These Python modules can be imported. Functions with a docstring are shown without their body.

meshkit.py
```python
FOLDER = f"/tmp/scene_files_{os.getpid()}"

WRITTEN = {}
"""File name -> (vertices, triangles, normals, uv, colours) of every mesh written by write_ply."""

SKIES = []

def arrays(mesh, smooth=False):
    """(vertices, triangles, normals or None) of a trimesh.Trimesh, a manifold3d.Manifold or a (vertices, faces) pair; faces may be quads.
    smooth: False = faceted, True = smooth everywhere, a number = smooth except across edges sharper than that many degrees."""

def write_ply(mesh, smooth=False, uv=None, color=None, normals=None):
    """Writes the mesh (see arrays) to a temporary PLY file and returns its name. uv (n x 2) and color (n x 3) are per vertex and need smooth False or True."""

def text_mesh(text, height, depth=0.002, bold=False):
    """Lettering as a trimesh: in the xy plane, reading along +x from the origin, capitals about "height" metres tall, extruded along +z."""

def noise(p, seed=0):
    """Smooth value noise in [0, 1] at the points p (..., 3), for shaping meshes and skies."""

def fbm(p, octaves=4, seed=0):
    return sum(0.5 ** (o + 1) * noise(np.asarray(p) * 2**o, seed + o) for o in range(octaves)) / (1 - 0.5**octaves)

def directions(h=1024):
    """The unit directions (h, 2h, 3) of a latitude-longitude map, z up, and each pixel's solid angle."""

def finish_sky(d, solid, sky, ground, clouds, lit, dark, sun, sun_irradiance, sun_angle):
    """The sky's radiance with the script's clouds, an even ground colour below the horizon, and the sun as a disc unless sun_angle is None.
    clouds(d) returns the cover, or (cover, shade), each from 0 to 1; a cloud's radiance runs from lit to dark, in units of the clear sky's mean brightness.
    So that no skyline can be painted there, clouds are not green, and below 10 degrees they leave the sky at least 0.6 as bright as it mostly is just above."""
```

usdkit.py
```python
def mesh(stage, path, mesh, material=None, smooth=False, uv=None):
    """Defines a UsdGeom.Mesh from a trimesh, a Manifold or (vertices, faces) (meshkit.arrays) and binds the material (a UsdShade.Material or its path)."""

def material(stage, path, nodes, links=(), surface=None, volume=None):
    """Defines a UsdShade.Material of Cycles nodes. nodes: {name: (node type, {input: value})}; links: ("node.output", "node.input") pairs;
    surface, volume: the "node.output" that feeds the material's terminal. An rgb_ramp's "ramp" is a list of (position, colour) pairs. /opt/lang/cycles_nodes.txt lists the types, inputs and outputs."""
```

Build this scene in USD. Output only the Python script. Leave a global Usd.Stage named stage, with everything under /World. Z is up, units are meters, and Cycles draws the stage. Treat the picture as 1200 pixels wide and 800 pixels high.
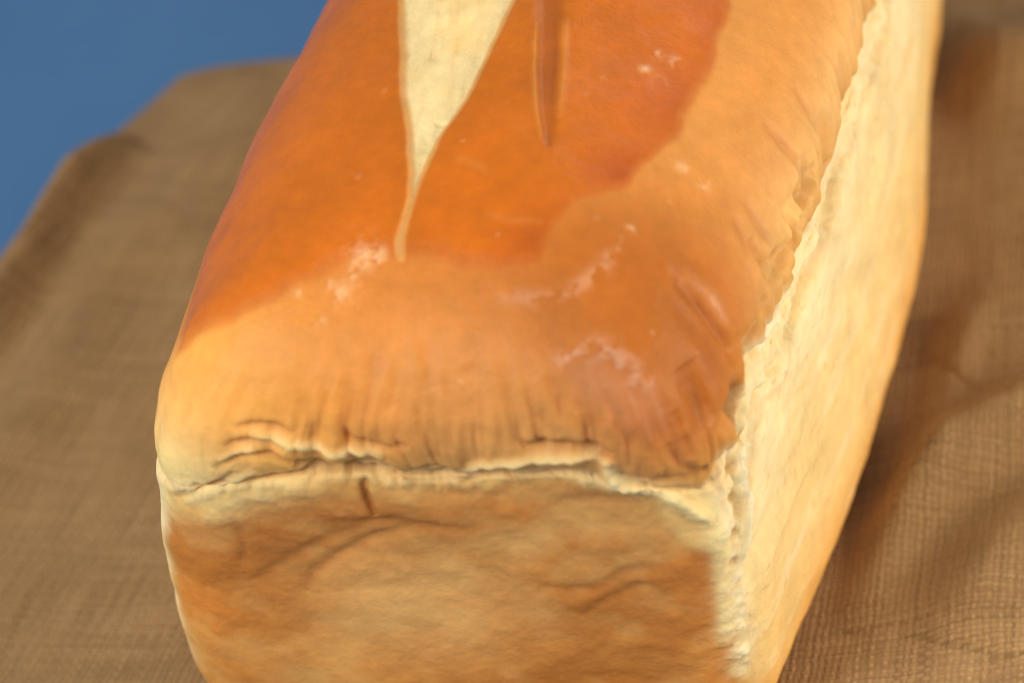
import math, numpy as np, usdkit, meshkit
from pxr import Gf, Sdf, Usd, UsdGeom, UsdLux, UsdShade, Vt
from scipy.spatial import cKDTree
from scipy.interpolate import PchipInterpolator

stage = Usd.Stage.CreateInMemory()
UsdGeom.SetStageUpAxis(stage, 'Z'); UsdGeom.SetStageMetersPerUnit(stage, 1.0)
UsdGeom.Xform.Define(stage, '/World'); UsdGeom.Scope.Define(stage, '/World/Looks')
L_ = '/World/Looks/'

# ------------------------------------------------------------------ camera
CAM = np.array([.143, -.492, .593]); YAW, PITCH, ROLL, FPX = -.245, .75, -.164, 4500.0
fw = np.array([math.sin(YAW) * math.cos(PITCH), math.cos(YAW) * math.cos(PITCH), -math.sin(PITCH)])
_r = np.array([math.cos(YAW), -math.sin(YAW), 0]); _u = np.cross(_r, fw)
rt, up = _r * math.cos(ROLL) + _u * math.sin(ROLL), -_r * math.sin(ROLL) + _u * math.cos(ROLL)
cam = UsdGeom.Camera.Define(stage, '/World/camera')
cam.AddTransformOp().Set(Gf.Matrix4d(*rt, 0, *up, 0, *(-fw), 0, *CAM, 1))
cam.CreateHorizontalApertureAttr(36.0); cam.CreateFocalLengthAttr(36.0 * FPX / 1200)
cam.CreateFStopAttr(9.5); cam.CreateFocusDistanceAttr(0.748)
cam.CreateExposureAttr(1.05)

# ------------------------------------------------------------------ light: a studio with two soft lamps and a weak unseen one added behind for sheen
def area(name, pos, target, w, h, power, color):
    l = UsdLux.RectLight.Define(stage, '/World/' + name)
    l.CreateWidthAttr(w); l.CreateHeightAttr(h); l.CreateIntensityAttr(power); l.CreateColorAttr(Gf.Vec3f(*color))
    pos, target = np.array(pos, float), np.array(target, float)
    z = pos - target; z /= np.linalg.norm(z)
    x = np.cross([0, 0, 1.0], z); x /= np.linalg.norm(x); y = np.cross(z, x)
    l.AddTransformOp().Set(Gf.Matrix4d(*x, 0, *y, 0, *z, 0, *pos, 1))
area('key_softbox', (-.47, -.50, .70), (0, .06, .06), .34, .34, 12.0, (1.0, .92, .80))
area('side_softbox', (.76, -.04, .28), (.05, .06, .05), .35, .26, 9.6, (1.0, .86, .65))
area('sheen_lamp', (.35, .95, .75), (0, .08, .08), .50, .35, 1.0, (1.0, .96, .92))  # weak unseen lamp added behind to put sheen on the crust
room = UsdLux.DomeLight.Define(stage, '/World/room_light')
usdkit.material(stage, L_ + 'room_ambient', {'b': ('background_shader', {'color': (1.0, .95, .9), 'strength': .15})}, surface='b.background')
UsdShade.MaterialBindingAPI.Apply(room.GetPrim()).Bind(UsdShade.Material.Get(stage, L_ + 'room_ambient'))

# ------------------------------------------------------------------ helpers
def tag(p, **kw):
    for k, v in kw.items(): p.SetCustomDataByKey(k, v)
def put(path, v, f, mat, n=None, col=None, uv=None, extra=None):
    m = UsdGeom.Mesh.Define(stage, path)
    m.CreatePointsAttr(Vt.Vec3fArray.FromNumpy(np.ascontiguousarray(v, np.float32)))
    m.CreateFaceVertexCountsAttr(Vt.IntArray.FromNumpy(np.full(len(f), f.shape[1], np.int32)))
    m.CreateFaceVertexIndicesAttr(Vt.IntArray.FromNumpy(np.ascontiguousarray(f, np.int32).ravel()))
    m.CreateSubdivisionSchemeAttr('none')
    if n is not None:
        m.CreateNormalsAttr(Vt.Vec3fArray.FromNumpy(np.ascontiguousarray(n, np.float32))); m.SetNormalsInterpolation('vertex')
    api, T = UsdGeom.PrimvarsAPI(m), Sdf.ValueTypeNames
    if col is not None: api.CreatePrimvar('tone', T.Color3fArray, 'vertex').Set(Vt.Vec3fArray.FromNumpy(np.ascontiguousarray(col, np.float32)))
    if extra is not None: api.CreatePrimvar('gloss', T.Color3fArray, 'vertex').Set(Vt.Vec3fArray.FromNumpy(np.ascontiguousarray(extra, np.float32)))
    if uv is not None: api.CreatePrimvar('st', T.TexCoord2fArray, 'vertex').Set(Vt.Vec2fArray.FromNumpy(np.ascontiguousarray(uv, np.float32)))
    UsdShade.MaterialBindingAPI.Apply(m.GetPrim()).Bind(UsdShade.Material.Get(stage, L_ + mat))
    return m.GetPrim()
def quads(nr, nc, wrap=False):
    c = np.arange(nc if wrap else nc - 1); r = np.arange(nr - 1)[:, None]
    a = r * nc + c; b = r * nc + (c + 1) % nc
    return np.stack([a, b, b + nc, a + nc], -1).reshape(-1, 4)
def vnormals(v, q):
    fn = np.cross(v[q[:, 2]] - v[q[:, 0]], v[q[:, 3]] - v[q[:, 1]]); n = np.zeros_like(v)
    for k in range(4):
        for j in range(3): n[:, j] += np.bincount(q[:, k], fn[:, j], len(v))
    return n / np.maximum(np.linalg.norm(n, axis=1, keepdims=True), 1e-20)
def ss(a, b, x):
    t = np.clip((x - a) / (b - a), 0, 1); return t * t * (3 - 2 * t)
def mixc(c, d, m): return c + (np.asarray(d) - c) * m[:, None]
def fb(p, scale, o=4, seed=0): return meshkit.fbm(np.asarray(p) * scale + 37.0, o, seed) - .5
def project(p):
    d = np.asarray(p) - CAM; z = d @ fw
    return np.stack([600 + FPX * (d @ rt) / z, 400 - FPX * (d @ up) / z], -1), z
def ground_at(px, py, z=0.0):
    d = fw + rt * (px - 600) / FPX + up * (400 - py) / FPX
    return CAM + d * (z - CAM[2]) / d[2]

# ------------------------------------------------------------------ materials
def coord(): return {'t': ('texture_coordinate', {})}
def crust(name, rough, grain, depth, sss=.25, coat=0.0, spec=.4):
    usdkit.material(stage, L_ + name, {
        'a': ('attribute', {'attribute': 'tone'}), 'g': ('attribute', {'attribute': 'gloss'}), 'gx': ('separate_color', {}), 't': ('texture_coordinate', {}),
        'n1': ('noise_texture', {'scale': 70.0, 'detail': 5.0, 'roughness': .6}), 'n2': ('noise_texture', {'scale': grain, 'detail': 4.0, 'roughness': .62}),
        'n3': ('noise_texture', {'scale': 330.0, 'detail': 3.0}),
        'm1': ('map_range', {'from_min': .25, 'from_max': .75, 'to_min': .86, 'to_max': 1.12}),
        'm3': ('map_range', {'from_min': .3, 'from_max': .7, 'to_min': .95, 'to_max': 1.05}),
        'v': ('math', {'math_type': 'multiply'}), 'h': ('hsv', {}),
        'hm': ('math', {'math_type': 'multiply_add', 'value2': .7}),
        'b': ('bump', {'strength': .55, 'distance': depth}),
        'p': ('principled_bsdf', {'roughness': rough, 'subsurface_weight': sss, 'subsurface_scale': .0022, 'subsurface_radius': (1.0, .45, .18), 'specular_ior_level': spec, 'coat_roughness': .28})},
        [('t.object', 'n1.vector'), ('t.object', 'n2.vector'), ('t.object', 'n3.vector'), ('n1.fac', 'm1.value'), ('n3.fac', 'm3.value'),
         ('m1.result', 'v.value1'), ('m3.result', 'v.value2'), ('v.value', 'h.value'), ('a.color', 'h.color'), ('h.color', 'p.base_color'),
         ('n3.fac', 'hm.value1'), ('n2.fac', 'hm.value3'), ('hm.value', 'b.height'), ('b.normal', 'p.normal'),
         ('g.color', 'gx.color'), ('gx.r', 'p.roughness'), ('gx.g', 'p.coat_weight'), ('gx.b', 'p.specular_ior_level')], surface='p.BSDF')
crust('crown_crust', .4, 900.0, .00035)
crust('side_crust', .6, 1100.0, .0005)
crust('end_crust', .6, 900.0, .00035)
crust('torn_crumb', .75, 1300.0, .0003)
# linen: an over and under weave of uneven threads, in metres along the cloth
P_ = 700.0   # threads per metre
usdkit.material(stage, L_ + 'linen', {
    'uv': ('uvmap', {'attribute': 'st'}), 'wob': ('noise_texture', {'scale': 160.0, 'detail': 2.0}), 'wv': ('vector_math', {'math_type': 'multiply_add', 'vector2': (.0016, .0016, 0), 'vector3': (0, 0, 0)}),
    'off': ('vector_math', {'math_type': 'add'}), 'sx': ('separate_xyz', {}),
    'ax': ('math', {'math_type': 'multiply', 'value2': P_ * math.pi}), 'ay': ('math', {'math_type': 'multiply', 'value2': P_ * math.pi}),
    'six': ('math', {'math_type': 'sine'}), 'siy': ('math', {'math_type': 'sine'}), 'chk': ('math', {'math_type': 'multiply'}),
    'abx': ('math', {'math_type': 'absolute'}), 'aby': ('math', {'math_type': 'absolute'}),
    'mapw': ('mapping', {'scale': (900.0, 26.0, 1.0)}), 'mapf': ('mapping', {'scale': (26.0, 900.0, 1.0)}),
    'slw': ('noise_texture', {'scale': 1.0, 'detail': 3.0, 'roughness': .6}), 'slf': ('noise_texture', {'scale': 1.0, 'detail': 3.0, 'roughness': .6}),
    'sel': ('map_range', {'from_min': -.35, 'from_max': .35, 'to_min': 0.0, 'to_max': 1.0, 'clamp': True}),
    'hw': ('math', {'math_type': 'multiply'}), 'hf': ('math', {'math_type': 'multiply'}), 'hh': ('mix_float', {}), 'sl': ('mix_float', {}),
    'big': ('noise_texture', {'scale': 35.0, 'detail': 4.0, 'roughness': .6}),
    'ramp': ('rgb_ramp', {'ramp': [(.0, (.14, .076, .030)), (.33, (.33, .198, .088)), (.60, (.47, .295, .140)), (1.0, (.64, .46, .26))]}),
    'ad': ('math', {'math_type': 'multiply_add', 'value2': .45}), 'ad2': ('math', {'math_type': 'multiply_add', 'value2': .28}), 'ad3': ('math', {'math_type': 'multiply_add', 'value2': .9, 'value3': -.42}),
    'b': ('bump', {'strength': .8, 'distance': .0010}),
    'p': ('principled_bsdf', {'roughness': .9, 'specular_ior_level': .15, 'sheen_weight': .15, 'sheen_roughness': .5, 'sheen_tint': (1., .85, .65)})},
    [('uv.UV', 'wob.vector'), ('wob.color', 'wv.vector1'), ('uv.UV', 'off.vector1'), ('wv.vector', 'off.vector2'), ('off.vector', 'sx.vector'),
     ('sx.x', 'ax.value1'), ('sx.y', 'ay.value1'), ('ax.value', 'six.value1'), ('ay.value', 'siy.value1'), ('six.value', 'chk.value1'), ('siy.value', 'chk.value2'),
     ('six.value', 'abx.value1'), ('siy.value', 'aby.value1'), ('off.vector', 'mapw.vector'), ('off.vector', 'mapf.vector'), ('mapw.vector', 'slw.vector'), ('mapf.vector', 'slf.vector'),
     ('chk.value', 'sel.value'), ('abx.value', 'hw.value1'), ('slw.fac', 'hw.value2'), ('aby.value', 'hf.value1'), ('slf.fac', 'hf.value2'),
     ('sel.result', 'hh.fac'), ('hw.value', 'hh.a'), ('hf.value', 'hh.b'), ('sel.result', 'sl.fac'), ('slw.fac', 'sl.a'), ('slf.fac', 'sl.b'),
     ('uv.UV', 'big.vector'), ('sl.result', 'ad3.value1'), ('hh.result', 'ad.value1'), ('ad3.value', 'ad.value3'), ('big.fac', 'ad2.value1'), ('ad.value', 'ad2.value3'), ('ad2.value', 'ramp.fac'), ('ramp.color', 'p.base_color'),
     ('hh.result', 'b.height'), ('b.normal', 'p.normal')], surface='p.BSDF')
usdkit.material(stage, L_ + 'blue_table', {
    't': ('texture_coordinate', {}), 'n': ('noise_texture', {'scale': 9.0, 'detail': 5.0, 'roughness': .55}),
    'r': ('rgb_ramp', {'ramp': [(.3, (.056, .160, .365)), (.7, (.070, .188, .41))]}), 'n2': ('noise_texture', {'scale': 600.0, 'detail': 2.0}),
    'b': ('bump', {'strength': .2, 'distance': .0002}), 'p': ('principled_bsdf', {'roughness': .7, 'specular_ior_level': .25})},
    [('t.object', 'n.vector'), ('t.object', 'n2.vector'), ('n.fac', 'r.fac'), ('r.color', 'p.base_color'), ('n2.fac', 'b.height'), ('b.normal', 'p.normal')], surface='p.BSDF')

# ------------------------------------------------------------------ the setting: blue table top
TZ = -.0022
v = np.array([[-1.2, -1.0, TZ], [1.4, -1.0, TZ], [1.4, 1.6, TZ], [-1.2, 1.6, TZ]])
tag(put('/World/table_top', v, np.array([[0, 1, 2, 3]]), 'blue_table'), kind='structure')

# ------------------------------------------------------------------ the loaf: rows run up its profile, columns run round its plan
LEN, HW, H, SH = .235, .055, .078, .140
RC = .017                                          # radius of the pan's upright corners
def plan(n_front, n_right, n_rest):
    """Points round the plan, anticlockwise from the front left corner's middle, their outward normals and the arc length."""
    def rr(t):                                     # rounded rectangle by arc length
        a, b = 2 * HW - 2 * RC, LEN - 2 * RC; q = RC * math.pi / 2
        seg = np.array([a, q, b, q, a, q, b, q]); e = np.concatenate([[0], np.cumsum(seg)]); t = t % e[-1]
        k = np.clip(np.searchsorted(e, t, 'right') - 1, 0, 7); d = t - e[k]
        out = np.zeros((len(t), 2))
        start = np.array([[-a / 2, 0], [a / 2, 0], [HW, RC], [HW, LEN - RC], [a / 2, LEN], [-a / 2, LEN], [-HW, LEN - RC], [-HW, RC]])
        ang0 = np.radians([0, -90, 0, 0, 0, 90, 0, 180]); cen = {1: (a / 2, RC), 3: (a / 2, LEN - RC), 5: (-a / 2, LEN - RC), 7: (-a / 2, RC)}
        dirs = {0: (1, 0), 2: (0, 1), 4: (-1, 0), 6: (0, -1)}
        for i in range(8):
            m = k == i
            if i in dirs: out[m] = start[i] + d[m, None] * np.array(dirs[i])
            else:
                th = ang0[i] + d[m] / RC; out[m] = np.array(cen[i]) + RC * np.stack([np.cos(th), np.sin(th)], -1)
        return out, e
    _, e = rr(np.zeros(1)); tot = e[-1]; q = RC * math.pi / 2
    t0, t1, t2 = -q, e[2], e[4] - .3 * q           # front with both corners, right side, the rest
    t = np.concatenate([np.linspace(t0, t1, n_front, False), np.linspace(t1, t2, n_right, False), np.linspace(t2, tot + t0, n_rest, False)])
    return rr(t)[0], t
Q, S = plan(460, 420, 240); NC = len(Q)
def profile(n):
    c = np.array([(-46, .2), (-22, 0), (-15, 0), (-9.5, 1.0), (-5.6, 4.2), (-3.2, 9.5), (-1.8, 19), (-.8, 40), (0, 62), (.1, 72), (-.3, 76.4), (-1.2, 78), (-.3, 79.6), (1.0, 83), (1.7, 88), (1.4, 94), (-.6, 101), (-5, 108.5), (-12, 115), (-22, 120), (-35, 123.2), (-46, 124.6), (-55, 125)]) / 1000
    t = np.concatenate([[0], np.cumsum(np.linalg.norm(np.diff(c, axis=0), axis=1))])
    px, pz = PchipInterpolator(t, c[:, 0]), PchipInterpolator(t, c[:, 1])
    tc = t[11]                                     # the crease
    s = np.concatenate([np.linspace(0, t[4], 26, False), np.linspace(t[4], tc - .012, 190, False), np.linspace(tc - .012, tc + .012, 110, False), np.linspace(tc + .012, t[-1], n)])
    return px(s), pz(s), s - tc
D, Z, T = profile(250); NR = len(D)
Tg, Sg = np.repeat(T, NC), np.tile(S, NR)          # charts of the surface, in metres: up from the crease, and round from the front left
qx, qy = np.tile(Q[:, 0], NR), np.tile(Q[:, 1], NR)
dd, zz = np.repeat(D, NC), np.repeat(Z, NC)
sx0 = np.clip(qx, -.000, .000); sy0 = np.clip(qy, HW, LEN - HW)
k = 1 + dd / HW
side = ss(.02, .09, qy) * ss(LEN - .02, LEN - .09, qy)
bx = sx0 + (qx - sx0) * k; by = sy0 + (qy - sy0) * k
wall = Tg < 0
bx += np.sign(qx) * np.minimum(np.abs(qx) / HW, 1) * .0030 * side * np.clip(k, 0, 1.1)         # long sides belly out a little
crown = ss(.0, .02, Tg)
zz = zz + crown * .006 * ss(.0, .10, by) * ss(LEN, LEN - .10, by) * np.clip(1.1 - k * .4, 0, 1)
flare_r = np.interp(zz, [0, .035, H - .006, H + .006, .105, .128], [.0042, .0030, .0004, -.0012, -.0022, -.0030]) + .0032 * ss(.0, .05, zz * 0 + qy) * ss(.2, .13, qy) * ss(.05, .0, zz)
flare_l = np.interp(zz, [0, .035, .055, H - .002, H + .008, .1, .128], [.0110, .0098, .0078, .0046, .0010, -.0016, -.0034]) - .0035 * ss(.03, .13, qy) * ss(H, .11, zz)
bx += np.sign(qx) * np.minimum(np.abs(bx) / HW, 1) * np.where(qx > 0, flare_r, flare_l)
bx -= np.clip(qx / HW, 0, 1) * .006 * ss(.12, .235, qy)             # it narrows towards the far end
arch = np.interp(qx / HW, [-1, -.8, -.55, -.3, 0, .25, .5, .75, .9, 1], [-.002, .003, .006, .008, .0062, .0075, .008, .004, .000, -.003]) * ss(.035, .0, qy)
arch = arch + .010 * ss(.01, .12, qy) * ss(.2, .8, qx / HW)
zz = zz + arch * np.exp(-(np.clip(Tg, None, 0) / .045) ** 2) * np.exp(-(np.clip(Tg, 0, None) / .03) ** 2)
bx += SH * by                                       # the loaf came out of its tin slightly askew
base = np.stack([bx, by, zz], -1)
LQ = quads(NR, NC, wrap=True)
nb = vnormals(base, LQ)
pix, depth = project(base)
facing = np.einsum('ij,ij->i', nb, CAM - base) > 0
vis = np.nonzero(facing & (Tg > -.09))[0]
kd = cKDTree(pix[vis])
def at(pts):
    """Points of the bare loaf's surface seen at these places of the photograph, the nearest layer to the lens."""
    out = []
    for p in np.atleast_2d(pts):
        d, i = kd.query(p, 12); i = vis[i]; near = i[np.argmin(depth[i] + 0.0005 * d)]; out.append(base[near])
    return np.array(out)
def line(pts, n=60):
    p = at(pts); t = np.concatenate([[0], np.cumsum(np.linalg.norm(np.diff(p, axis=0), axis=1))])
    if len(p) == 2: c = np.linspace(p[0], p[1], n)
    else: c = PchipInterpolator(t + np.arange(len(t)) * 1e-9, p)(np.linspace(0, t[-1], n))
    return c
def groove(pts, width, ends=.25, n=60):
    """1 on the line, falling off over width (metres), fading towards both ends."""
    c = line(pts, n); d, i = cKDTree(c).query(base, distance_upper_bound=3 * width); ok = np.isfinite(d)
    out = np.zeros(len(base)); u = np.clip(i[ok], 0, n - 1) / (n - 1)
    fade = np.minimum(1, np.minimum(u, 1 - u) / max(ends, 1e-3)) if ends else 1.0
    out[ok] = np.exp(-(d[ok] / width) ** 2) * np.sqrt(np.maximum(fade, 0)); return out
def region(poly, soft, wob=0.0, seed=3, crisp=None):
    """Soft mask of a patch of the surface outlined in the photograph, laid flat on the loaf's plan."""
    from shapely import Polygon, points, distance, contains
    import shapely
    P3 = at(poly)[:, :2]; pg = Polygon(P3).buffer(0)
    xy = base[:, :2].copy()
    if wob: xy += wob * np.stack([fb(base, 90, 4, seed), fb(base, 90, 4, seed + 5)], -1) * 2
    pt = shapely.points(xy); sd = shapely.distance(pg.boundary, pt) * np.where(shapely.contains(pg, pt), 1, -1)
    if crisp is not None: soft = soft + (crisp - soft) * ss(.004, .016, base[:, 0] - SH * base[:, 1])
    return ss(-soft, soft, sd)

def blob(px, py, rad, pw=2):
    c = at([(px, py)])[0]; return np.exp(-(np.linalg.norm(base - c, axis=1) / rad) ** pw)

disp = np.zeros(len(base))                          # along the normal, metres
front = ss(.016, .0, qy) * (np.abs(qx) < HW + 1)     # 1 on the front end
backe = ss(LEN - .016, LEN, qy)
right = ss(HW - .006, HW, qx) * (1 - front)
N40, N120, N300 = fb(base, 40, 4, 11), fb(base, 120, 4, 12), fb(base, 300, 3, 13)
Nst = meshkit.fbm(np.stack([base[:, 0] * 30, base[:, 1] * 30, base[:, 2] * 160], -1) + 9, 4, 21) - .5     # stretched along the walls
# broad unevenness
disp += .0040 * fb(base, 20, 3, 1) * crown + .0018 * fb(base, 34, 3, 2) * ~wall
disp += (.0022 - .0011 * right) * fb(base, 38, 3, 7) * wall + (.0007 - .0005 * right) * N120 * wall
disp += .0004 * fb(base, 220, 3, 8)

tone = np.tile(np.array([.60, .21, .048]), (len(base), 1))
# --- colour of the baked crust: pale at the seam, through gold to brown on top
up_ = np.clip(Tg, 0, None)
bake = ss(-.004, .026, up_ + .012 * N40 * 2)
tone = mixc(np.tile([.70, .35, .09], (len(base), 1)), [.60, .200, .030], bake)
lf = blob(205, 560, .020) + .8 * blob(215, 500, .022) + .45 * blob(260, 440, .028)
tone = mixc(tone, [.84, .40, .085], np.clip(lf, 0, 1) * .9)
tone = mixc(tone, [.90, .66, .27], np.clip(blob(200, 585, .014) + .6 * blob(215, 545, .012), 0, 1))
tone = mixc(tone, [.68, .305, .078], ss(-.005, .020, bx - SH * by) * ss(.02, .06, by) * crown * .85)
tone = mixc(tone, [.43, .130, .017], np.clip(.95 * blob(770, 400, .022) + .7 * blob(700, 370, .020) + .5 * blob(800, 455, .010), 0, 1))
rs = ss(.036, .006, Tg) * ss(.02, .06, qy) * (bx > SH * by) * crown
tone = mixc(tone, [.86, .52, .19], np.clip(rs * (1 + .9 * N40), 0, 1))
tone = mixc(tone, [.70, .36, .115], np.clip(blob(520, 500, .02) + blob(640, 520, .012), 0, 1) * .5)
# --- egg glaze: its drawn edge crosses the front of the crown
gl = region([(212, 402), (225, 392), (270, 372), (330, 340), (372, 318), (410, 300), (440, 292), (470, 292), (500, 290), (520, 292), (548, 308), (585, 312), (628, 300), (640, 262), (668, 235), (705, 222), (735, 212), (765, 180), (800, 135), (822, 95), (835, 60), (860, -30), (880, -120), (500, -190), (330, -150), (290, 0), (210, 200), (185, 360)], .0026, .0022, 3, .0015)
topside = ss(.006, .02, Tg)
leftc = (bx - SH * by < -.035) & (by > .03)
gl = np.clip(np.maximum(gl, leftc * topside * ss(.045, .060, by + .012 * N40)) * topside, 0, 1)
gcol = mixc(np.tile([.58, .146, .004], (len(base), 1)), [.47, .090, .003], ss(.0, .05, bx - SH * by - .004) * .9)
gcol = mixc(gcol, [.63, .165, .008], np.clip(N40 * 2.2, 0, 1))
gcol = mixc(gcol, [.37, .065, .005], np.clip(.8 * blob(735, 205, .007) + .6 * blob(640, 290, .008) + .5 * blob(790, 130, .008), 0, 1))
tone = tone + (gcol - tone) * (gl * .96)[:, None]
edge = np.clip(gl * (1 - gl) * 4, 0, 1)
tone = mixc(tone, [.48, .10, .010], edge * .35)
disp += gl * .00025
gloss = np.zeros((len(base), 3)); gloss[:, 0] = .50 - .14 * gl + .10 * N120; gloss[:, 1] = .10 * gl; gloss[:, 2] = .22 + .16 * gl
# --- flaky glaze, and painted-in glints, highlight streaks and sheen of the crown
def film_glint(m, col, k, rough=.35, lift=.0002):
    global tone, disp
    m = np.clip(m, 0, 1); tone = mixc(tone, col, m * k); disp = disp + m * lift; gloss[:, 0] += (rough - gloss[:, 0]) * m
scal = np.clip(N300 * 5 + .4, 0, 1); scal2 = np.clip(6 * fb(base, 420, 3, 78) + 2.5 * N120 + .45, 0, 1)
film_glint((groove([(655, 432), (680, 415), (705, 408), (728, 422), (745, 440), (768, 448)], .0022, .1)) * np.clip(scal2, 0, 1), [.60, .34, .23], .6, .3, .0005)
film_glint(region([(650, 430), (705, 408), (775, 448), (790, 500), (740, 520), (690, 480)], .003, .002) * .5, [.52, .27, .17], .55, .45, 0)  # greyish sheen painted below the flaky patch
film_glint(groove([(575, 352), (610, 348), (640, 350), (690, 325), (715, 300), (742, 268)], .0016, .3) * scal2, [.66, .34, .20], .5, .32, .0002)  # highlight along the glaze edge, painted as a pale streak
film_glint(groove([(778, 312), (800, 320), (822, 338), (842, 366), (850, 385)], .0018, .5) * (.3 + .7 * scal2), [.66, .36, .22], .4, .32, .0005)  # painted highlight on the upper edge of the crescent fold
film_glint(groove([(400, 300), (430, 292), (470, 300)], .003, .2) * scal2, [.76, .38, .18], .35, .3, .0003)
film_glint(groove([(395, 345), (420, 320), (445, 300)], .0025, .1) * scal, [.76, .38, .18], .35, .3, .0003)
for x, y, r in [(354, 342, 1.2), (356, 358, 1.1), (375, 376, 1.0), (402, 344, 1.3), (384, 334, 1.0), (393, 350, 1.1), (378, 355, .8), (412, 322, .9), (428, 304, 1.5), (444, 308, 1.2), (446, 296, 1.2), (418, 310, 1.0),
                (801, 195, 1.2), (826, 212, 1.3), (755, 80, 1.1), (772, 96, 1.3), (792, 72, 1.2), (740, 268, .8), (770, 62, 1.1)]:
    film_glint(blob(x, y, r * .0011, 2) * np.clip(.5 + 5.0 * N300 + 2 * fb(base, 900, 2, 77), 0, 1), [.84, .54, .30], .6, .22, .0003)  # pale specks painted for glints on the wrinkled glaze
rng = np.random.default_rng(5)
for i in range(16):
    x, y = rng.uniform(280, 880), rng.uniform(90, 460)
    film_glint(blob(x, y, rng.uniform(.0004, .0008), 3), [.74, .40, .20], .2, .3, .0002)
film_glint(groove([(530, 186), (560, 195), (572, 205)], .0008) + groove([(565, 250), (600, 258), (640, 262)], .0008), [.64, .22, .04], .35, .35, .0001)

# --- folds and pleats of the crown above the front seam
for pts, w, dep in [
    ([(404, 425), (406, 470), (402, 500)], 1.0, .5), ([(437, 412), (434, 450), (428, 490)], 1.2, .6), ([(462, 430), (458, 480)], .8, .35), ([(502, 395), (500, 425), (505, 458)], 1.1, .75),
    ([(548, 425), (549, 445)], 1.2, .4), ([(588, 420), (592, 455), (590, 480)], .9, .35), ([(612, 455), (625, 480), (655, 512)], 1.0, .6), ([(640, 440), (655, 475), (664, 505)], 1.0, .7), ([(672, 470), (674, 510)], .8, .5),
    ([(688, 470), (690, 512)], .9, .5), ([(705, 465), (703, 510)], .9, .45), ([(722, 480), (718, 518)], .8, .4), ([(745, 490), (738, 530)], .9, .4), ([(376, 440), (380, 480)], .9, .3), ([(350, 455), (360, 490)], .9, .25), ([(520, 430), (524, 470)], .8, .3),
    ([(800, 425), (816, 460), (830, 500)], 2.6, 1.3), ([(790, 480), (800, 500)], 1.2, .5), ([(782, 520), (800, 545), (830, 548)], 1.2, 1.0), ([(762, 520), (775, 548)], 1.0, .6), ([(800, 510), (808, 535)], .9, .6),
    ([(790, 330), (815, 352), (838, 380), (856, 405), (862, 428)], 1.3, 1.2), ([(895, 140), (920, 172), (936, 192), (944, 240)], 1.1, 1.0), ([(878, 232), (892, 262), (910, 292)], 1.0, .7), ([(882, 278), (895, 305), (906, 326)], 1.1, .9), ([(930, 100), (945, 130), (960, 160)], 1.0, .5), ([(862, 250), (880, 300)], .9, .3)]:
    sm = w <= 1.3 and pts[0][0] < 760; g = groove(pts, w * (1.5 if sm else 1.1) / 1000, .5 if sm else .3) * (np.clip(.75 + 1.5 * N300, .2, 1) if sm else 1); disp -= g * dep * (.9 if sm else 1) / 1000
    tone = mixc(tone, [.40, .12, .022], np.clip(g, 0, 1) * (.22 if sm else .25))  # tone darkened along each crease, painting in its shade
    disp += groove([(x - 11, y) for x, y in pts], w * 1.4 / 1000, .5) * dep * .3 / 1000
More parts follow.
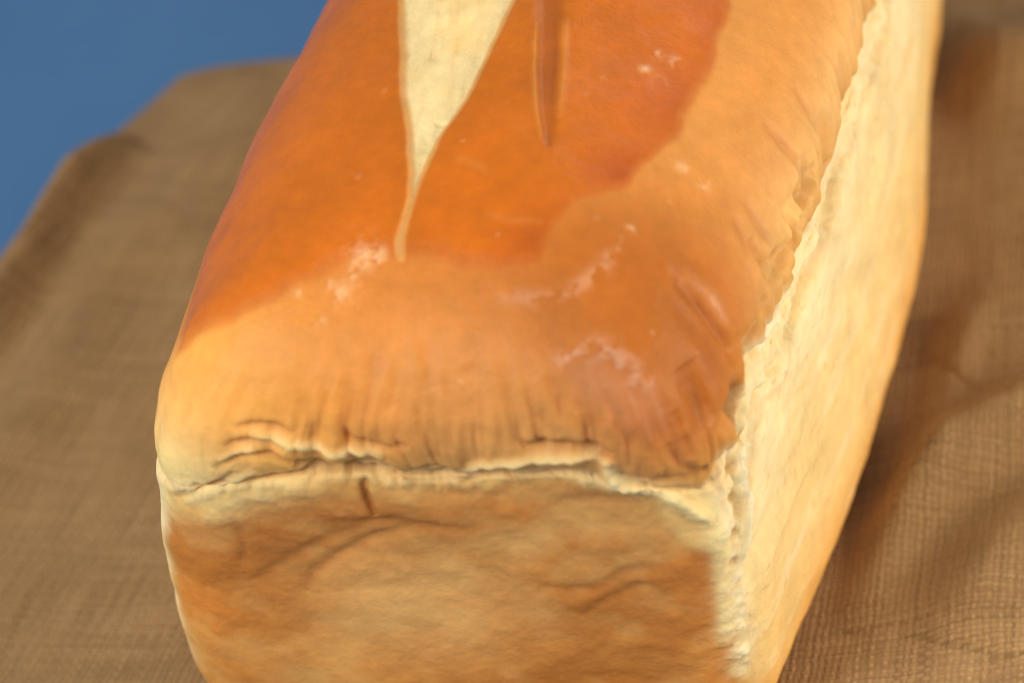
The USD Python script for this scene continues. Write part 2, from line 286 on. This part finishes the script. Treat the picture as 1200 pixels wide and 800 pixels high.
# many small gathers that run down into the front seam
gat = np.sin(Sg * 900 + 6 * N40 + 2.5 * np.sin(Sg * 130)) * (.4 + .6 * np.clip(fb(np.stack([Sg, Sg * 0, Sg * 0], -1), 80, 3, 5) * 3 + .5, 0, 1))
pn = fb(np.stack([Sg + .004 * N40, Tg * .10, Sg * 0], -1), 230, 3, 61); pn2 = fb(np.stack([Sg + .005 * N40, Tg * .16, Sg * 0], -1), 480, 2, 62)
plw = np.exp(-((Tg - .013 + .004 * N40) / (.011 + .006 * pn)) ** 2)
wr = front * plw + .8 * (1 - front) * (qx > 0) * np.exp(-((Tg - .010) / .010) ** 2)
disp += (.0034 * pn + .0012 * pn2) * wr * (.5 + .8 * ss(-.045, -.02, qx))
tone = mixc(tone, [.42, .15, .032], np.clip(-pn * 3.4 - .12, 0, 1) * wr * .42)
disp += .00010 * gat * front * np.exp(-((Tg - .013) / .011) ** 2)

# --- the seam: folded skins left and middle, a torn open shred at the right
right_front = ss(.02, .035, qx)
torn_c = np.where(qx > HW - .02, 1, 0) * ss(.0, .004, qx - .032) * (1 - ss(.17, .2, qy))
cw = .0026 + .002 * fb(np.stack([Sg, Sg * 0, Sg * 0], -1), 60, 3, 15)
off = .0020 * fb(np.stack([Sg, Sg * 0, Sg * 0], -1), 170, 3, 18) * 2 + .0055 * fb(np.stack([Sg, Sg * 0, Sg * 0], -1), 45, 4, 16) * 2
right_side = ss(HW - .004, HW - .0005, qx) * ss(LEN - .02, LEN - .05, qy)
off = off + .0026 * right_side
band = ss(1.0, .55, np.abs((Tg - off + .003) / (.0074 + .0045 * ss(.07, .02, qy) + .0045 * fb(np.stack([Sg, Tg, Sg * 0], -1), 110, 4, 17) * 2 + .002 * blob(865, 480, .02)))) * right_side
rag = fb(base, 170, 4, 31); rag2 = fb(np.stack([base[:, 0], base[:, 1] * .45, base[:, 2]], -1), 330, 4, 32)
lipg = np.exp(-((Tg - off - .0042 - .003 * rag) / .0013) ** 2) * right_side
pock = np.clip(4 * fb(np.stack([Sg, Tg * .6, Sg * 0], -1), 130, 3, 91) + .35, 0, 1)
disp += band * (-.0010 + .0042 * rag + .0018 * rag2 + .0040 * N120) - lipg * np.clip(pock + .35, 0, 1) * .0036
tone = mixc(tone, [.46, .29, .10], lipg * np.clip(pock + .25, 0, 1) * .7)  # shadow crease under the crown lip, painted into the tone
lip2 = np.exp(-((Tg - off + .0075 - .004 * rag) / .0016) ** 2) * right_side * np.clip(1.1 - pock, 0, 1); disp -= lip2 * .0018; tone = mixc(tone, [.62, .44, .19], lip2 * .5)
tone = mixc(tone, [.90, .72, .41], band * np.clip(.85 + .8 * rag, 0, 1)); gloss[:, 0] += (.8 - gloss[:, 0]) * band; gloss[:, 1] *= 1 - band; gloss[:, 2] *= 1 - .5 * band
# --- the walls and the end below the seam
low = 1 - ss(-.004, .004, Tg - off * right_side)
wcol = mixc(np.tile([.87, .61, .255], (len(base), 1)), [.90, .73, .40], ss(-.045, -.008, Tg))
wcol = mixc(wcol, [.80, .38, .085], ss(-.048, -.074, Tg + .010 * N40 - .008 * ss(.08, .16, qy)))
wcol = mixc(wcol, [.78, .50, .17], np.clip(N40 * 1.5, 0, .5)); wcol = mixc(wcol, [.92, .78, .47], np.clip(-Nst * 2.2, 0, .7))
tone = tone + (wcol - tone) * (low * (1 - band * .8))[:, None]
gloss[:, 0] += (.62 - gloss[:, 0]) * low; gloss[:, 1] *= 1 - low; gloss[:, 2] += (.25 - gloss[:, 2]) * low
ev = (zz - arch) ; ex = bx - SH * by
mL = HW + np.interp(zz, [0, .035, .055, H], [.0110, .0098, .0078, .0046]) - .0034 + .003 * N40 + .003 * N120
mR = HW - .0030 - .006 * ss(-.030, -.006, Tg) + .008 * N40 + .006 * N120
inner = ss(-.0014, .0022, np.where(ex < 0, mL + ex, mR - ex)) * ss(-.0022, -.0095, Tg + .008 * N120 + .010 * N40 + .0045 * ss(-.02, -.05, ex) - .003 * ss(.0, .02, ex)) * ss(.016, .004, qy)
inner = inner * np.clip(.9 + 1.0 * N120 + .6 * N40, .55, 1)
ecol = mixc(np.tile([.60, .245, .050], (len(base), 1)), [.46, .155, .024], np.clip(Nst * .9 + N40 * 1.8 + N120 * 1.2, 0, 1))
ecol = mixc(ecol, [.74, .39, .115], np.clip(-N40 * 2.8 + .1, 0, 1) * .8)
ecol = mixc(ecol, [.78, .43, .14], np.clip(blob(480, 700, .022, 3), 0, 1) * .75)
ecol = mixc(ecol, [.60, .21, .030], np.clip(blob(235, 660, .011) + .8 * blob(225, 715, .01) + .7 * blob(690, 715, .008), 0, 1) * .7)
ecol = mixc(ecol, [.44, .155, .026], ss(-.026, -.012, Tg + .014 * N40) * .7)
ecol = mixc(ecol, [.43, .155, .028], np.clip(blob(330, 585, .014) + blob(430, 585, .010) + .6 * blob(300, 650, .014) + .6 * blob(700, 700, .014), 0, 1) * .6)
pale = mixc(np.tile([.76, .49, .17], (len(base), 1)), [.84, .62, .27], np.clip(N120 * 2 + .3, 0, 1))
pale = mixc(pale, [.62, .34, .10], np.clip(blob(500, 570, .02) + blob(400, 560, .014), 0, 1) * .7)
endm = low * ss(.010, .002, qy)
tone = tone + (pale - tone) * endm[:, None]
tone = tone + (ecol - tone) * (inner * low)[:, None]
pores = np.clip(fb(np.stack([base[:, 0], base[:, 1] * .6, base[:, 2]], -1), 520, 2, 81) - .19, 0, 1) * low * right
disp -= pores * .0022; tone = mixc(tone, [.60, .38, .13], np.clip(pores * 6, 0, .3))
wr2 = fb(np.stack([base[:, 1] * 40, base[:, 2] * 130 + base[:, 1] * 60, base[:, 0] * 0], -1), 1, 4, 82); disp += .0008 * wr2 * low * right
tone = mixc(tone, [.76, .46, .14], np.clip(-wr2 * 1.6 - .1, 0, .45) * low * right)
disp -= inner * .0006
disp += endm * (.0022 * fb(base, 42, 2, 41) + .0007 * N120 + .00015 * Nst)
# arcs of the swirl and creases in the end
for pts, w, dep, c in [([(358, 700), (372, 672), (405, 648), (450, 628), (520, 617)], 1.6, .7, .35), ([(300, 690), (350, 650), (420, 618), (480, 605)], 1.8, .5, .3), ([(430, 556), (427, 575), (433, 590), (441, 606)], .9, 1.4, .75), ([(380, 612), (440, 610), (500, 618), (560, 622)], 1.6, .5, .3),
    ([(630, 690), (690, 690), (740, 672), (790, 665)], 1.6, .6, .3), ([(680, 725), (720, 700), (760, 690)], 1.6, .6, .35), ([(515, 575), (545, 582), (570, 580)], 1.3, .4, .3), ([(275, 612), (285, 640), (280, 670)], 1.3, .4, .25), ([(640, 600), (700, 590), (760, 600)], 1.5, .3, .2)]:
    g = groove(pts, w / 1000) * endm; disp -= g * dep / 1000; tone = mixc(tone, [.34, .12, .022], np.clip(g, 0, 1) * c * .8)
flush = ss(-.5, -.9, qx / HW) * ss(.05, .02, qy)
disp += flush * .0013 * np.exp(-(Tg / .0030) ** 2)
wav = fb(np.stack([Sg, Sg * 0, Sg * 0], -1), 120, 4, 63)
disp += .0011 * np.clip(.3 + 3 * wav, 0, 1) * np.exp(-(Tg / .0022) ** 2) * front
str_ = fb(np.stack([Sg + .3 * Tg, Tg * .3, Sg * 0], -1), 600, 3, 64)
disp += (.0016 * str_) * np.exp(-((Tg + .001) / .003) ** 2) * front
disp -= .0010 * np.exp(-((Tg - .0010 - .0024 * wav) / .0007) ** 2) * front * np.clip(.9 - 3 * wav, 0, 1.3)
tone = mixc(tone, [.46, .22, .065], np.exp(-((Tg - .0010 - .0024 * wav) / .0008) ** 2) * front * np.clip(.5 - 2 * wav, 0, .7))
# skins folded over each other along the seam, crease shadow painted into the grooves
fr = ss(.02, .008, qy)
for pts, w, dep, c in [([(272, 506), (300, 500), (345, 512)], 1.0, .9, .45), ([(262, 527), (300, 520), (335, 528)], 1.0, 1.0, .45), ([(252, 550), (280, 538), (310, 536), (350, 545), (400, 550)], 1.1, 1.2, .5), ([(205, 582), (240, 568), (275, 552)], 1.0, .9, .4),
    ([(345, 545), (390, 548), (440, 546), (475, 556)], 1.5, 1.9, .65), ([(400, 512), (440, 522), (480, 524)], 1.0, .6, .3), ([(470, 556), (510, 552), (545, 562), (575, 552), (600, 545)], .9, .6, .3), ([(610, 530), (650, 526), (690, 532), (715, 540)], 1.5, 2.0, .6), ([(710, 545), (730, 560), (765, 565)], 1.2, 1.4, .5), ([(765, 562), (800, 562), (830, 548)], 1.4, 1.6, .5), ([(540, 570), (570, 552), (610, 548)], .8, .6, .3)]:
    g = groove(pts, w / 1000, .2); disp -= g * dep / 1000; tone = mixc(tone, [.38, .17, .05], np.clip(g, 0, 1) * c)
for pts, w, dep, c in [([(290, 512), (345, 522), (400, 530), (450, 532)], 1.4, .9, .6), ([(255, 540), (300, 528)], .9, .5, .5), ([(215, 590), (260, 565), (300, 552)], 1.3, .6, .6), ([(545, 562), (565, 546), (600, 542), (660, 538), (705, 540)], 1.1, 1.1, .7),
    ([(708, 540), (722, 562), (745, 568), (770, 574), (800, 592), (825, 606), (836, 612)], 1.5, 1.8, .95), ([(836, 610), (846, 650), (850, 700), (852, 760)], 2.2, 1.0, .8)]:
    g = groove(pts, w / 1000, .15) * (.7 + .9 * np.clip(N300 + .4, 0, 1)); disp += g * dep / 1000; tone = mixc(tone, [.90, .70, .33], np.clip(g, 0, 1) * c)
cs = groove([(846, 575), (858, 620), (864, 670), (868, 730), (872, 800)], .0032, .15) * np.clip(.6 + 2.2 * rag2 + rag, 0, 1)
disp += cs * (.0004 + .0040 * rag); tone = mixc(tone, [.90, .76, .46], np.clip(cs, 0, 1) * .9)
# holes, grooves and strands of the torn strip; shade in the hollows is painted
for x, y, r, dep in [(866, 468, 2.6, 3.2), (868, 492, 2.2, 2.2), (864, 545, 1.6, 1.6), (867, 585, 1.5, 1.4), (862, 625, 1.4, 1.2), (946, 235, 1.7, 1.6), (940, 262, 1.4, 1.4), (915, 305, 1.8, 1.4), (952, 200, 1.3, 1.2), (858, 660, 1.3, 1.0)]:
    g = blob(x, y, r / 1000, 3); disp -= g * dep / 1000; tone = mixc(tone, [.55, .35, .13], g * .6)
for pts, w, dep in [([(880, 470), (876, 540), (878, 600), (872, 660)], 1.2, .9), ([(925, 330), (905, 400), (888, 440)], 1.3, .6)]:
    g = groove(pts, w / 1000); disp += g * dep / 1000; tone = mixc(tone, [.90, .80, .55], np.clip(g, 0, 1) * .7)
for pts, w, dep in [([(938, 180), (948, 215), (943, 260)], 1.2, 1.8), ([(938, 272), (926, 300), (908, 335)], 1.1, 1.5), ([(858, 440), (867, 470), (866, 510)], 1.3, 2.0), ([(866, 520), (870, 570), (866, 620)], 1.1, 1.4), ([(900, 345), (884, 390), (872, 430)], .9, 1.2)]:
    g = groove(pts, w / 1000, .3); disp -= g * dep / 1000; tone = mixc(tone, [.55, .36, .14], np.clip(g, 0, 1) * .55)
for pts, w, dep in [([(770, 345), (808, 366), (838, 394), (856, 440)], 3.6, .8), ([(915, 255), (935, 235), (952, 215)], 2.6, 1.9), ([(895, 320), (918, 305), (938, 280)], 2.4, 1.7), ([(840, 500), (856, 482), (874, 462)], 2.8, 2.3), ([(850, 415), (872, 400), (890, 380)], 2.2, 1.5), ([(960, 140), (972, 165), (965, 195)], 2.2, 1.5), ([(858, 540), (868, 520), (880, 505)], 1.8, 1.4)]:
    g = groove(pts, w / 1000, .4); disp -= g * dep / 1000; tone = mixc(tone, [.52, .34, .13], np.clip(g, 0, 1) * band * .6)
disp += groove([(775, 312), (800, 318), (826, 335), (850, 365), (866, 395)], .0030, .5) * .0007
# long soft dents of the right wall
for pts, w, dep in [([(900, 690), (905, 640), (925, 580), (960, 520)], 3.0, -1.2), ([(880, 690), (888, 640), (910, 585)], 2.5, 1.2), ([(960, 350), (1000, 340), (1040, 345)], 4.0, .8), ([(930, 420), (945, 350), (985, 260)], 5, .8), ([(1010, 300), (1030, 220), (1040, 120)], 5, -.8)]:
    disp -= groove(pts, w / 1000) * dep / 1000

# --- the score that split open, pale inside, and the short closed one beside it
sp = region([(470, -60), (472, 70), (474, 110), (479, 150), (483, 200), (482, 232), (475, 262), (469, 285), (469, 300), (471, 306), (472, 300), (473, 285), (478, 262), (485, 236), (495, 205), (516, 160), (545, 115), (568, 70), (605, -10), (650, -100)], .0011, .0008, 60) * topside
spd = .2 + .8 * ss(.024, .055, by)
disp -= sp * .0008 * spd; disp += (1 - sp) * groove([(470, 20), (474, 110), (481, 200), (469, 270)], .0012, .05) * .0002 + (1 - sp) * groove([(600, 0), (546, 115), (516, 160), (490, 230)], .0014, .05) * .0002
sp_in = sp ** 2
disp += sp_in * (.0005 * fb(base, 260, 4, 51) - .0022 * np.clip(fb(base, 420, 2, 52) - .14, 0, 1))
tone = tone + (mixc(np.tile([.93, .72, .37], (len(base), 1)), [.91, .64, .26], np.clip(N120 * 2.4 + .1, 0, 1)) - tone) * (sp * (.55 + .45 * ss(.026, .045, by)))[:, None]
str2 = fb(np.stack([bx * 420, by * 110, zz * 420], -1), 1, 4, 53); disp += sp * .0012 * str2
tone = mixc(tone, [.74, .36, .075], np.clip(sp * (1 - sp) * 4, 0, 1) * (.6 + str2) + sp * np.clip(-2.5 * str2 - .2, 0, 1) * .5)
gloss[:, 0] += (.75 - gloss[:, 0]) * sp; gloss[:, 1] *= 1 - sp; gloss[:, 2] *= 1 - .5 * sp
s2 = region([(632, -40), (630, 70), (630, 120), (636, 160), (642, 172), (648, 160), (655, 110), (658, 70), (656, -40)], .0014, .0004, 70) * topside
disp -= s2 * .0006; tone = mixc(tone, [.38, .08, .008], s2 * .5)
lip = groove([(629, 20), (628, 110), (634, 165)], .0007, .2) + groove([(661, 20), (660, 80), (654, 140)], .0007, .2)
disp += lip * .0005; tone = mixc(tone, [.70, .27, .04], np.clip(lip, 0, 1) * .5)

tone = np.clip(tone, .004, .93); gloss = np.clip(gloss, 0, 1); gloss[:, 0] = np.clip(gloss[:, 0], .18, .9)
disp *= np.where(zz < .004, np.clip(zz / .004, 0, 1), 1)
V = base + nb * disp[:, None]; V[:, 2] = np.maximum(V[:, 2], 0.0)
NRM = vnormals(V, LQ)
loaf = UsdGeom.Xform.Define(stage, '/World/bread_loaf').GetPrim()
tag(loaf, label='tall golden white loaf with glazed split crown on the brown cloth', category='bread')
def part(name, mask, mat, label=None):
    f = LQ[mask]
    if not len(f): return
    ids, inv = np.unique(f, return_inverse=True)
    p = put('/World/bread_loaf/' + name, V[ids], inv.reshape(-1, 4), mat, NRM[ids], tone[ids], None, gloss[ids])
    if label: tag(p, label=label)
av = lambda x: x[LQ].mean(1)
fT, fsp, fs2, fband, ffr, fbk, fq, fz = av(Tg), av(sp), av(s2), av(band), av(qy), av(qy), av(qx), av(base[:, 2])
left_ = np.ones(len(LQ), bool)
def take(m):
    global left_
    m = m & left_; left_ = left_ & ~m; return m
part('score_split', take(fsp > .5), 'torn_crumb', 'pale split torn open along the top of the glazed crown')
part('score_mark', take(fs2 > .5), 'crown_crust', 'short closed score beside the pale split')
part('torn_seam', take(fband > .5), 'torn_crumb', 'ragged cream shred between crown and right wall')
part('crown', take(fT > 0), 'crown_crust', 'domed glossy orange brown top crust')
part('base_crust', take((fT < -.074) & (fz < .0015)), 'side_crust')
part('end_crust', take(ffr < .008), 'end_crust', 'browned wrinkled crust of the near end')
part('end_crust_001', take(fbk > LEN - .008), 'end_crust')
part('side_crust', take(fq > 0), 'side_crust', 'smooth pale cream right wall')
part('side_crust_001', take(fq <= 0), 'side_crust')

# ------------------------------------------------------------------ the linen cloth: a sheet between four edges, laid in folds
def edge(pts, n):
    p = np.array([ground_at(*q)[:2] for q in pts]); t = np.concatenate([[0], np.cumsum(np.linalg.norm(np.diff(p, axis=0), axis=1))])
    u = np.linspace(0, t[-1], n); return np.stack([PchipInterpolator(t, p[:, 0])(u), PchipInterpolator(t, p[:, 1])(u)], -1)
NU, NV = 760, 640
E_l = edge([(-560, 960), (-300, 640), (-120, 440), (0, 298), (45, 240), (100, 182), (150, 142), (207, 92)], NV)
E_b = edge([(207, 92), (240, 80), (330, 68), (480, 55), (700, 30), (1000, -30), (1450, -90)], NU)
E_f = edge([(-560, 960), (200, 1020), (900, 1010), (1550, 900)], NU)
E_r = edge([(1550, 900), (1520, 500), (1480, 200), (1450, -90)], NV)
u, w = np.linspace(0, 1, NU)[None, :, None], np.linspace(0, 1, NV)[:, None, None]
C = (1 - w) * E_f[None] + w * E_b[None] + (1 - u) * E_l[:, None] + u * E_r[:, None] - ((1 - u) * (1 - w) * E_f[0] + u * (1 - w) * E_f[-1] + (1 - u) * w * E_b[0] + u * w * E_b[-1])
C = C.reshape(-1, 2)
uv = np.stack(np.broadcast_arrays(u[..., 0] * .34, w[..., 0] * .36), -1).reshape(-1, 2)
from shapely import Polygon as _P
import shapely
foot = V[(np.abs(zz) < .006) & (dd > -.012)][:, :2]
hullp = shapely.MultiPoint(foot).convex_hull
dl = shapely.distance(hullp, shapely.points(C))
free = ss(.0, .018, dl)
c3 = np.concatenate([C, np.zeros((len(C), 1))], 1)
h = np.zeros(len(C))
def fold(pts, height, width, flat=1.0):
    p = np.array([ground_at(*q)[:2] for q in pts]); t = np.concatenate([[0], np.cumsum(np.linalg.norm(np.diff(p, axis=0), axis=1))]); n = 160; uu = np.linspace(0, t[-1], n)
    q = np.stack([PchipInterpolator(t, p[:, 0])(uu), PchipInterpolator(t, p[:, 1])(uu)], -1)
    d, i = cKDTree(q).query(C); fade = np.sqrt(np.clip(np.minimum(i, n - 1 - i) / (n * .22), 0, 1))
    return height * fade * np.exp(-np.abs(d / width) ** 2)
h += fold([(925, 730), (985, 640), (1080, 570), (1230, 490), (1350, 450)], .0115, .009)
h += fold([(985, 740), (1045, 600), (1098, 470), (1120, 370)], .0038, .0065)  # ridge added to keep the low side lamp off the cloth beside the loaf
h += fold([(1120, 760), (1200, 640), (1330, 560)], .006, .010)
h += fold([(1095, 430), (1180, 385), (1320, 330)], .004, .016)
h += fold([(1085, 95), (1180, 90), (1320, 70)], .012, .016)
h += fold([(-80, 480), (20, 350), (90, 240), (150, 170)], .0120, .0055)
h += fold([(-60, 620), (60, 440), (120, 330), (170, 240)], .003, .010)
h += fold([(180, 330), (260, 180), (330, 90)], .002, .012)
h += free * (.0035 * (fb(c3, 14, 3, 71) + .25) + .0016 * fb(c3, 45, 3, 72) + .0005 * fb(c3, 160, 3, 73))
h = np.maximum(h * free, 0)
eb = np.minimum.reduce([np.broadcast_to(u[..., 0], (NV, NU)).ravel() * .34, (1 - np.broadcast_to(w[..., 0], (NV, NU)).ravel()) * .36])
h = h * ss(.0, .004, eb)
TH = .0010
topv = np.concatenate([C, (h - .0003)[:, None]], 1)
botv = topv - [0, 0, TH]
gq = quads(NV, NU); NQ = len(C)
rim = np.concatenate([np.arange(NU), np.arange(1, NV) * NU + NU - 1, (NV - 1) * NU + np.arange(NU - 2, -1, -1), np.arange(NV - 2, 0, -1) * NU])
r2 = np.roll(rim, -1)
cv = np.concatenate([topv, botv]); cq = np.concatenate([gq, gq[:, ::-1] + NQ, np.stack([rim + NQ, r2 + NQ, r2, rim], -1)])
tag(put('/World/linen_cloth', cv, cq, 'linen', vnormals(cv, cq), None, np.concatenate([uv, uv])), label='coarse brown linen cloth lying creased under the bread', category='cloth')
